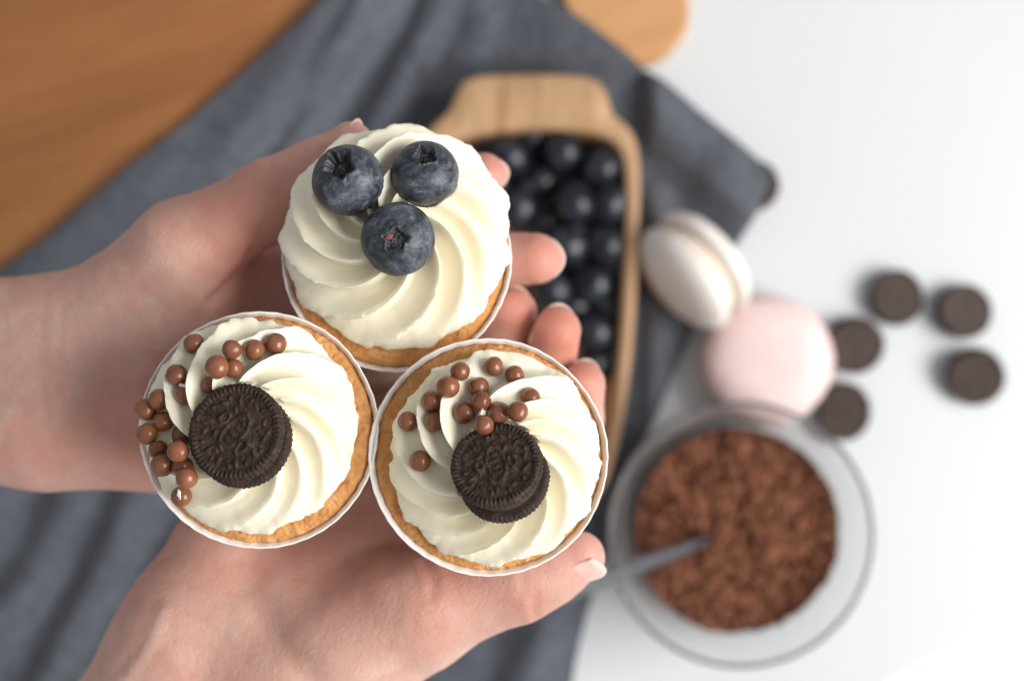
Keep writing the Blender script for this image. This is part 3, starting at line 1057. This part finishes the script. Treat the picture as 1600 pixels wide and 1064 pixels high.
def place_cookie(key, u, v, zc, tilt, rotz, label, seed, **kw):
    e = build_cookie(label, seed, **kw)
    e.location = Vector(W(u, v, zc) * MM)
    rx, ry = tilt
    e.rotation_euler = (math.radians(rx), math.radians(ry), 0)
    nv = Matrix.Rotation(math.radians(ry), 3, 'Y') @ Vector((0, 0, 1))
    nv = e.rotation_euler.to_matrix() @ Vector((0, 0, 1))
    R = kw.get("R", 13.0) + 0.6
    press(key, W(u, v, zc), R, lambda dx, dy: -(nv.x * dx + nv.y * dy) / nv.z - (kw.get("gap", 2) / 2 + 2.9) / nv.z)
    return e
# tilt so that the top leans up-left in the picture
place_cookie("left", 374, 678, 330.5, (-13, -7), 0, "dark embossed cookie on the cream beside the dense pile of pearls", 2, R=13.0, shift=(0.6, -1.0), gap=1.6, top_tilt=(-3, -2))
place_cookie("right", 780, 734, 331.5, (-27, -13), 0, "dark tilted cookie with open gap, touched by one pearl from above", 5, R=12.1, shift=(0.9, -1.4), gap=2.8, top_tilt=(4, 2))

# ------------------------------------------------------------------ chocolate pearls
def pearl_mesh(seed, R=2.9):
    bm = bmesh.new()
    bmesh.ops.create_icosphere(bm, subdivisions=4, radius=1.0)
    V = np.array([v.co[:] for v in bm.verts])
    F = [tuple(v.index for v in f.verts) for f in bm.faces]
    bm.free()
    d = 1 + 0.05 * fbm(V * 1.1 + seed * 5.1, 2) + 0.008 * fbm(V * 4 + seed, 2)
    dn = V @ np.array([math.sin(seed), math.cos(seed), 0.4]) / 1.08
    d -= 0.05 * np.exp(-((1 - dn) / 0.06) ** 2)
    return V * d[:, None] * R, F

ORD = ["topmost", "second", "third", "fourth", "fifth", "sixth", "seventh", "eighth", "ninth", "tenth", "eleventh", "twelfth", "thirteenth", "fourteenth",
       "fifteenth", "sixteenth", "seventeenth", "eighteenth", "nineteenth", "lowest"]
def build_pearls(key, px, phrase, special):
    e, fo, bvh = CUPS[key]
    order = sorted(range(len(px)), key=lambda i: px[i][1])
    rank = {i: k for k, i in enumerate(order)}
    protos = []
    placed = []
    for i, item in enumerate(px):
        u, v = item[0], item[1]
        lift = item[2] if len(item) > 2 else 0.0
        loc, nrm, d, dist = cast(bvh, u, v)
        R = (2.9 + 0.28 * (rng.random() - 0.5) * 2)
        if loc is None:
            loc = Vector(W(u, v, 316) * MM); nrm = Vector((0, 0, 1))
        # centre on the viewing ray, sunk a little in the cream
        c = loc - d * ((R * 0.72 + lift) * MM / max(0.45, -d.dot(nrm)))
        # nudge sideways a little, then rest it on the pearls already there
        c_start = c.copy()
        for _ in range(60):
            hit = None
            for (c2, r2) in placed:
                if (c - c2).length < (R + r2) * 0.95 * MM:
                    hit = c2
            if hit is None: break
            side = c - hit; side.z = 0
            off = c - c_start; off.z = 0
            if side.length > 1e-6 and off.length < 0.9 * MM:
                c = c + side.normalized() * 0.15 * MM
            else:
                c = c - d * 0.2 * MM
                c_start = c_start - d * 0.2 * MM
        placed.append((c, R))
        if len(protos) < 6:
            V, F = pearl_mesh(i + (0 if key == "left" else 20))
            o = mesh_obj("chocolate_pearl", V, F, M["pearl"])
            protos.append(o)
        else:
            o = protos[i % 6].copy(); COL.objects.link(o)
        o.location = c
        s = R / 2.9
        o.scale = (s, s, s)
        o.rotation_euler = (rng.random() * 6, rng.random() * 6, rng.random() * 6)
        if i in special: lab = special[i]
        else:
            k = rank[i]
            w = "lowest" if k == len(px) - 1 else ORD[k]
            lab = "milk chocolate pearl, %s%s on the %s" % (w, "" if w in ("topmost", "lowest") else " from the top", phrase)
        if key == "left" and i in (8, 19):
            V, F = lump(50 + i, (0.55, 1.5, 0.4))
            sm = mesh_obj("cream_smear", V, F, M["cream"], o)
            o.rotation_euler = (0, 0, 0.1) if i == 19 else (0, 0.9, 1.2)
            sm.location = (0, 0.7 * MM, R * 0.93 * MM)
        tag(o, lab, "chocolate pearl", "chocolate pearls on the " + phrase)

build_pearls("left", [(303, 537), (276, 586), (362, 546), (397, 546.5), (431, 537), (339, 574), (364, 570.6), (331, 601), (290, 616), (228, 640), (244.5, 627.5),
    (255, 658), (231, 677), (285, 679), (244, 699), (251, 722), (281, 729), (280.5, 710), (289, 742), (284, 775)], "cupcake with the dense pile",
    {0: "lone chocolate pearl on smooth cream, highest toward the wrist on the piled cupcake",
     4: "chocolate pearl at the end of the row nearest the bare cake edge",
     19: "chocolate pearl streaked with white cream, lowest in the dense pile"})
build_pearls("right", [(719, 580), (771, 572), (804, 586), (700, 604), (748, 605), (751, 621.6), (675, 627), (678.4, 658), (724.6, 645), (777, 643.7), (809, 642.5),
    (828.4, 620.8), (637, 658.7), (755.8, 664), (657, 720)], "cupcake with the scattered pearls",
    {14: "lone chocolate pearl on cream left of the tilted cookie, apart from the others",
     13: "chocolate pearl resting on the rim of the tilted cookie",
     12: "chocolate pearl at the cream's outer edge beside the neighbouring cupcake"})

# ------------------------------------------------------------------ blueberries
def berry_mesh(seed, R=9.6, hi=True, crown=0.40, depth=0.20):
    n = 110 if hi else 30
    al = np.concatenate([np.linspace(0.015, 0.62, 52 if hi else 9, endpoint=False), np.linspace(0.62, math.pi - 0.02, 40 if hi else 12)])
    ph = np.linspace(0, 2 * math.pi, n, endpoint=False)
    rs = np.random.RandomState(seed)
    jit = rs.rand(5) * 0.5 - 0.25
    star = np.zeros(n)
    for k in range(5):
        a = 2 * math.pi * k / 5 + jit[k]
        dd = (ph - a + math.pi) % (2 * math.pi) - math.pi
        star = np.maximum(star, (0.55 + 0.45 * rs.rand()) * np.exp(-(dd / (0.22 + 0.2 * rs.rand())) ** 2))
    nz = fbm(np.c_[np.cos(ph) * 3.5, np.sin(ph) * 3.5, np.full(n, seed)], 4, 0.65)
    rim = crown * (0.74 + 0.34 * star + 0.07 * nz)       # crown rim polar angle
    rows, cr = [], []
    for a in al:
        t = a / rim
        r = np.ones(n)
        inside = 1 / (1 + np.exp(np.clip((t - 0.86) * 26, -40, 40)))
        r -= depth * inside * (0.78 + 0.22 * np.clip(t, 0, 1))
        lip = np.exp(-((t - 1.02) / 0.13) ** 2)
        r += lip * (0.030 + 0.050 * star + 0.03 * nz)
        r -= 0.05 * math.exp(-(a / 0.75) ** 2)
        x = np.sin(a) * np.cos(ph); y = np.sin(a) * np.sin(ph); z = np.full(n, math.cos(a))
        p = np.c_[x, y, z]
        r = r + 0.018 * fbm(p * 1.3 + seed * 2.7, 2) + inside * 0.045 * fbm(p * 9 + seed, 3)
        p = p * r[:, None] * np.array([1, 1, 0.90]) * R
        rows.append(p); cr.append(np.clip(inside + 0.35 * lip, 0, 1))
    V = np.concatenate(rows); C = np.concatenate(cr)
    F = [f[::-1] for f in grid_faces(len(al), n)]
    F.append(tuple(range(n)))
    b = (len(al) - 1) * n
    F.append(tuple(range(b, b + n))[::-1])
    return V, F, C

def make_berry(seed, R, hi=True, mat="berry", **kw):
    V, F, C = berry_mesh(seed, R, hi, **kw)
    o = mesh_obj("blueberry", V, F, M[mat])
    at = o.data.attributes.new("crown", 'FLOAT', 'POINT')
    at.data.foreach_set("value", C.astype(np.float32))
    return o

def aim(o, direction):
    o.rotation_mode = 'QUATERNION'
    o.rotation_quaternion = Vector(direction).to_track_quat('Z', 'Y')

b_specs = [
    (543, 281, 9.9, (-0.22, 0.42, 0.9), 1, "blueberry with deep torn crown, nearest the thumb", dict(crown=0.56, depth=0.34)),
    (664, 271, 9.3, (0.04, 0.52, 0.85), 4, "blueberry with neat star crown turned away from the other two", dict(crown=0.40, depth=0.22)),
    (621.5, 374, 10.0, (0.03, -0.07, 1.0), 9, "blueberry with shallow crown and reddish spot, in front of the other two", dict(crown=0.38, depth=0.11)),
]
for u, v, R, d, sd, lab, kw in b_specs:
    loc, nrm, ray, dist = cast(CUPS["blueberry"][2], u, v)
    o = make_berry(sd, R, True, **kw)
    zc = (loc.z / MM + R * 0.55) if loc is not None else 332
    o.location = Vector(W(u, v, zc) * MM)
    press_sphere("blueberry", W(u, v, zc), R)
    aim(o, d)
    tag(o, lab, "blueberry", "blueberries on the cream")
    if sd == 9:
        # reddish scar in the crown
        bm = bmesh.new(); bmesh.ops.create_icosphere(bm, subdivisions=3, radius=1.0)
        Vs = np.array([q.co[:] for q in bm.verts]); Fs = [tuple(q.index for q in f.verts) for f in bm.faces]; bm.free()
        Vs = Vs * (1 + 0.2 * fbm(Vs * 2, 3))[:, None] * np.array([1.15, 0.9, 0.5])
        s = mesh_obj("crown_scar", Vs, Fs, M["berry_scar"], o)
        s.location = (-1.5 * MM, 1.4 * MM, R * 0.775 * MM)

# ------------------------------------------------------------------ wooden tray with blueberries
def build_tray():
    zr = 34.0
    outer = [(738, 120), (835, 115), (920, 120), (946, 142), (958, 176), (986, 204), (999, 245), (1000, 330), (993, 480), (980, 620), (962, 712), (935, 775), (880, 800), (800, 800), (745, 775),
             (705, 700), (682, 600), (664, 480), (655, 330), (655, 245), (668, 204), (700, 172), (714, 142)]
    inner = [(770, 208), (835, 203), (910, 207), (952, 220), (973, 250), (977, 330), (971, 480), (959, 620), (942, 700), (905, 745), (860, 760), (800, 760), (760, 745),
             (732, 690), (712, 600), (694, 480), (686, 330), (690, 250), (712, 220)]
    O = smooth_outline([W(u, v, zr)[:2] for u, v in outer], 8)
    I = smooth_outline([W(u, v, zr)[:2] for u, v in inner], 8)
    n = 220
    def resample(c, n):
        c = np.vstack([c, c[:1]])
        s = np.concatenate([[0], np.cumsum(np.linalg.norm(np.diff(c, axis=0), axis=1))])
        t = np.linspace(0, s[-1], n, endpoint=False)
        return np.stack([np.interp(t, s, c[:, 0]), np.interp(t, s, c[:, 1])], 1)
    cen = W(828, 470, zr)[:2]
    def by_angle(c):
        a = np.arctan2(c[:, 1] - cen[1], c[:, 0] - cen[0]); r = np.linalg.norm(c - cen, axis=1)
        o = np.argsort(a); a, r = a[o], r[o]
        aa = np.concatenate([a - 2 * math.pi, a, a + 2 * math.pi]); rr = np.tile(r, 3)
        th = np.linspace(-math.pi, math.pi, n, endpoint=False)
        # denser sampling where the outline is close to the long axis
        R_ = np.interp(th, aa, rr)
        return np.c_[cen[0] + R_ * np.cos(th), cen[1] + R_ * np.sin(th)]
    n = 360
    O, I = by_angle(O), by_angle(I)
    def off(c, d):
        v = c - cen; l = np.linalg.norm(v, axis=1, keepdims=True)
        return cen + v * (l + d) / l
    rows = [(off(O, -9), 3.2), (off(O, -3), 4.5), (off(O, -0.4), 16), (O, zr - 3), (off(O, -0.8), zr - 0.8), (off(O, -2.2), zr),
            (off(I, 1.8), zr), (off(I, 0.5), zr - 0.8), (I, zr - 3), (off(I, -1.5), 16), (off(I, -5), 10), (off(I, -12), 8.5), (cen + (I - cen) * 0.1, 8.2)]
    V = np.concatenate([np.c_[p, np.full(n, z)] for p, z in rows])
    F = grid_faces(len(rows), n)
    b = (len(rows) - 1) * n
    F.append(tuple(range(b, b + n)))
    F.append(tuple(range(n))[::-1])
    o = mesh_obj("wooden_tray", V, F, M["tray"])
    tag(o, "carved wooden tray with broad handle end, filled with blueberries", "tray")
build_tray()

tray_top = [
    (796, 245, "blueberry in the tray nearest the index fingertip, below the handle end"),
    (878, 238, "blueberry in the tray centred under the handle end"),
    (938, 262, "blueberry in the tray's upper corner against the rim"),
    (806, 325, "blueberry in the tray between the index and middle fingertips"),
    (898, 318, "blueberry in the tray, middle of the second row from the handle"),
    (952, 320, "blueberry against the tray rim, second down from the corner"),
    (888, 382, "blueberry just above the middle fingertip in the tray"),
    (946, 382, "blueberry against the tray rim, third down from the corner"),
    (924, 442, "blueberry in the tray straight to the side of the middle fingertip"),
    (862, 452, "blueberry half hidden below the middle finger in the tray"),
    (925, 520, "blueberry at the side of the lower fingertips, against the tray rim"),
]
tray_low = [(842, 282), (915, 288), (850, 350), (925, 352), (905, 415), (955, 415), (895, 480), (950, 480), (840, 470), (765, 260), (930, 570), (760, 330), (832, 215), (955, 555)]
bp = [make_berry(40 + i, 9.0, False, mat="berry_shaded", crown=0.42, depth=0.18) for i in range(4)]
used = 0
def put_berry(u, v, z, R, label):
    global used
    if used < 4: o = bp[used]
    else: o = bp[used % 4].copy(); COL.objects.link(o)
    used += 1
    o.location = Vector(W(u, v, z) * MM)
    s = R / 9.0; o.scale = (s, s, s)
    aim(o, (rng.uniform(-1, 1), rng.uniform(-1, 1), rng.uniform(-0.2, 1)))
    tag(o, label, "blueberry", "blueberries in the wooden tray")
for u, v, lab in tray_top: put_berry(u, v, 27 + rng.uniform(-2, 2), rng.uniform(10.6, 11.8), lab)
low_lab = ["deep blueberry in the tray between the first three under the handle", "deep blueberry below the tray's corner berry", "deep blueberry between the index and middle fingertips, toward the tray centre",
           "deep blueberry wedged by the rim above the middle fingertip's level", "deep blueberry just right of the middle fingertip's nail", "deep blueberry against the rim beside the middle fingertip",
           "deep blueberry below the middle fingertip, above the lower fingertips", "deep blueberry against the rim between middle and lower fingertips", "deep blueberry peeking between the middle finger and the finger below",
           "deep blueberry touching the index fingertip", "deep blueberry beside the lowest fingertip in the tray", "deep blueberry beside the cream below the index finger",
           "deep blueberry tucked under the tray's handle end", "deep blueberry against the rim near the lowest fingertip"]
for u, v in ((775, 290), (868, 268), (905, 245), (760, 225), (880, 345), (820, 300), (960, 290)):
    put_berry(u, v, 16.0, 9.6, "blueberry at the bottom of the tray, glimpsed between the others")
for (u, v), lab in zip(tray_low, low_lab): put_berry(u, v, 17.5, rng.uniform(9.6, 10.4), lab)

# ------------------------------------------------------------------ macarons
def shell_mesh(R, Hs, seed):
    prof = [(0.01, Hs), (0.25, Hs * 0.992), (0.45, Hs * 0.96), (0.62, Hs * 0.90), (0.76, Hs * 0.80), (0.87, Hs * 0.66), (0.95, Hs * 0.48), (0.985, Hs * 0.36), (0.975, Hs * 0.29), (0.95, Hs * 0.27)]
    V, F = lathe([(r * R, z) for r, z in prof], 120)
    V[:, 2] += 0.25 * fbm(V * 0.06 + seed, 2)
    return V, [f[::-1] for f in F] + [tuple(range(120))]

def foot_mesh(R, Hs, seed):
    n = 220
    th = np.linspace(0, 2 * math.pi, n, endpoint=False)
    rows = []
    for r, z in ((0.93, 0.29), (0.985, 0.25), (1.005, 0.16), (0.99, 0.06), (0.95, 0.0), (0.5, 0.0), (0.02, 0.0)):
        amp = 0.022 if r > 0.9 else 0
        rr = R * (r + amp * fbm(np.c_[np.cos(th) * 14, np.sin(th) * 14, np.full(n, z * 9 + seed)], 3))
        rows.append(np.c_[rr * np.cos(th), rr * np.sin(th), np.full(n, z * Hs)])
    V = np.concatenate(rows)
    return V, [f[::-1] for f in grid_faces(len(rows), n)]

def build_macaron(R, Hs, gap, mat, seed, label):
    e = empty("macaron")
    for s in (1, -1):
        V, F = shell_mesh(R, Hs, seed + s)
        Vf, Ff = foot_mesh(R, Hs, seed + s)
        if s < 0:
            V = V * np.array([1, 1, -1]); F = [f[::-1] for f in F]
            Vf = Vf * np.array([1, 1, -1]); Ff = [f[::-1] for f in Ff]
        V = V + np.array([0, 0, s * gap / 2]); Vf = Vf + np.array([0, 0, s * gap / 2])
        sh = mesh_obj("shell", V, F, mat, e)
        mesh_obj("ruffled_foot", Vf, Ff, mat, sh)
    V, F = lathe([(0.1, -gap / 2 - 0.5), (R * 0.80, -gap / 2 - 0.3), (R * 0.86, -gap * 0.2), (R * 0.86, gap * 0.2), (R * 0.80, gap / 2 + 0.3), (0.1, gap / 2 + 0.5)], 90)
    mesh_obj("cream_filling", V, F, M["macaron_cream"], e)
    tag(e, label, "macaron")
    return e

m1 = build_macaron(31.0, 13.0, 4.5, M["macaron_pink"], 3, "pale pink macaron lying flat on the table beside the glass bowl")
m1.location = Vector(W(1199, 562, 16) * MM)
m1.rotation_euler = (math.radians(3), math.radians(-4), 0.4)
m2 = build_macaron(28.5, 12.5, 7.5, M["macaron_white"], 8, "creamy white macaron standing on its edge between tray and pink macaron")
m2.location = Vector(W(1084, 423, 30.5) * MM)
# axis mostly level, pointing up-right in the picture and slightly down
ax = Vector((0.62, 0.52, -0.22)).normalized()
m2.rotation_mode = 'QUATERNION'
m2.rotation_quaternion = ax.to_track_quat('Z', 'Y')

# ------------------------------------------------------------------ little cookies on the table
def table_cookie(u, v, z, tilt, rot, label, src=[None]):
    if src[0] is None:
        src[0] = build_cookie(label, 21, R=13.4, shift=(0.3, -0.3), gap=1.8, detail=False)
        e = src[0]
        for w_ in e.children:
            if w_.name.startswith("wafer"): w_.data.materials[0] = M["wafer_lit"]
    else:
        e = copy_tree(src[0])
    e.location = Vector(W(u, v, z) * MM)
    e.rotation_euler = (math.radians(tilt[0]), math.radians(tilt[1]), rot)
    e.scale = (1 + 0.05 * math.sin(u), 1 + 0.07 * math.cos(v * 1.7), 1)
    tag(e, label, "cookie", "small dark cookies scattered on the table")
    return e
table_cookie(1400, 465, 5.2, (2, 1), 0.2, "dark cookie on the white table, farthest up of the five in the open")
table_cookie(1505, 487, 5.4, (4, 6), 1.1, "dark cookie on the table, upper one of the pair near the picture's edge")
table_cookie(1335, 540, 5.6, (-3, -8), 2.0, "dark cookie on the table touching the pink macaron's side")
table_cookie(1523, 588, 6.8, (10, -14), 0.7, "dark cookie on the table, lower and more tilted of the outer pair")
table_cookie(1318, 643, 5.4, (2, 5), 3.0, "dark cookie on the table beside the glass bowl's rim")
table_cookie(1174, 291, 5.2, (3, 4), 1.6, "dark cookie peeking out from under the grey cloth's corner")

# ------------------------------------------------------------------ glass bowl with cocoa crumbs and spoon
def build_bowl():
    c = W(1157, 835, 60)
    base = np.array([c[0], c[1], 0])
    prof_o = [(34, 0.4), (39, 1.2), (44, 6), (48, 16), (51.4, 30), (54.2, 42), (57.3, 52), (59.8, 58), (60.6, 60.4), (60.3, 61.6), (59.6, 62.0)]
    prof_i = [(58.8, 61.6), (58.0, 59.0), (55.4, 52), (52.3, 42), (49.5, 30), (46.0, 16), (42, 7.2), (36, 4.2), (20, 3.8), (0.2, 3.7)]
    prof = [(0.2, 1.6), (30, 1.4)] + prof_o + prof_i
    V, F = lathe(prof, 140)
    o = mesh_obj("glass_bowl", V, F, M["glass"])
    o.location = Vector(base * MM)
    tag(o, "clear round glass bowl holding brown cocoa crumbs", "bowl")
    # crumbs: body and lumps as one granular mass
    R = 48.2; zt = 42.0
    n, nr = 150, 46
    th = np.linspace(0, 2 * math.pi, n, endpoint=False)
    rows = []
    lowp = [(10, 4.6), (34, 5.0), (40.6, 8.0), (44.8, 16), (48.0, 29.0)]
    for r, z in lowp: rows.append(np.c_[r * np.cos(th), r * np.sin(th), np.full(n, z)])
    def top_z(x, y, q):
        return zt - 6.5 * q ** 3 + 2.6 * fbm(np.c_[np.asarray(x) * 0.075, np.asarray(y) * 0.075, np.zeros(len(x))], 3)
    for i in range(nr):
        q = max(1 - i / (nr - 1), 0.003)
        x, y = R * q * np.cos(th), R * q * np.sin(th)
        rows.append(np.c_[x, y, top_z(x, y, q) - 1.2])
    V = [np.concatenate(rows)]
    F = [tuple(f) for f in grid_faces(len(rows), n)]
    bm = bmesh.new(); bmesh.ops.create_icosphere(bm, subdivisions=2, radius=1.0)
    IV = np.array([v.co[:] for v in bm.verts]); IF = [tuple(v.index for v in f.verts) for f in bm.faces]; bm.free()
    rs = np.random.RandomState(4)
    kinds = [IV * (1 + 0.30 * fbm(IV * 1.5 + k * 1.7, 3))[:, None] for k in range(16)]
    N = 3600
    aa = rs.rand(N) * 2 * math.pi; qq = np.sqrt(rs.rand(N)); ss = 0.5 + 2.0 * rs.rand(N) ** 2.2
    qq = np.minimum(qq, (R + 0.3 - ss) / R)
    xx, yy = qq * R * np.cos(aa), qq * R * np.sin(aa)
    zz = top_z(xx, yy, qq) + ss * rs.uniform(-0.2, 0.9, N)
    nv = len(V[0])
    for k in range(N):
        L = kinds[k % 16] * (ss[k] * (0.75 + 0.5 * rs.rand(3)))
        V.append(L + np.array([xx[k], yy[k], zz[k]]))
        F += [tuple(i + nv for i in f) for f in IF]
        nv += len(IV)
    o = mesh_obj("cocoa_crumbs", np.concatenate(V), F, M["cocoa"])
    o.location = Vector((base + np.array([2.0, -1.4, 0])) * MM)
    tag(o, "brown cocoa crumbs heaped inside the glass bowl", "crumbs", kind="stuff")
    return base
bowl_base = build_bowl()

def build_spoon():
    a = W(1132, 836, 34); b = W(1095, 848, 50); c = W(1000, 882, 78); d = W(878, 926, 108)
    pts = smooth_outline([a, b, c, d], 14, closed=False)
    e = empty("spoon", a)
    n = len(pts)
    V, m = [], 14
    for i, p in enumerate(pts):
        t = pts[min(i + 1, n - 1)] - pts[max(i - 1, 0)]; t /= np.linalg.norm(t)
        s = np.cross(t, [0, 0, 1]); s /= np.linalg.norm(s)
        up = np.cross(s, t)
        q = i / (n - 1)
        w = 2.6 + 1.6 * q ** 1.5; h = 1.5
        if i in (0, n - 1): w *= 0.6; h *= 0.6
        for k in range(m):
            an = 2 * math.pi * k / m
            V.append(p - a + s * w * math.cos(an) + up * h * math.sin(an))
    F = grid_faces(n, m) + [tuple(range(m))[::-1], tuple(range((n - 1) * m, n * m))]
    mesh_obj("handle", V, F, M["steel"], e)
    # bowl of the spoon, sunk in the crumbs
    dr = (pts[0] - pts[6]); dr /= np.linalg.norm(dr)
    s = np.cross(dr, [0, 0, 1]); s /= np.linalg.norm(s); up = np.cross(s, dr)
    V = []
    nr, m = 9, 24
    for layer in (0, 1):
        for i in range(nr):
            q = i / (nr - 1)
            for k in range(m):
                an = 2 * math.pi * k / m
                V.append(dr * (15 + 15 * q * math.cos(an)) + s * 9.5 * q * math.sin(an) + up * (-4.0 * (1 - q * q) - layer * 0.9))
    F = grid_faces(nr, m)
    F2 = [tuple(x + nr * m for x in f[::-1]) for f in F]
    b0 = (nr - 1) * m
    rim = [(b0 + k, b0 + (k + 1) % m, nr * m + b0 + (k + 1) % m, nr * m + b0 + k) for k in range(m)]
    mesh_obj("spoon_bowl", V, F + F2 + rim, M["steel"], e)
    tag(e, "grey steel spoon stuck into the cocoa crumbs, handle toward the thumb", "spoon")
build_spoon()
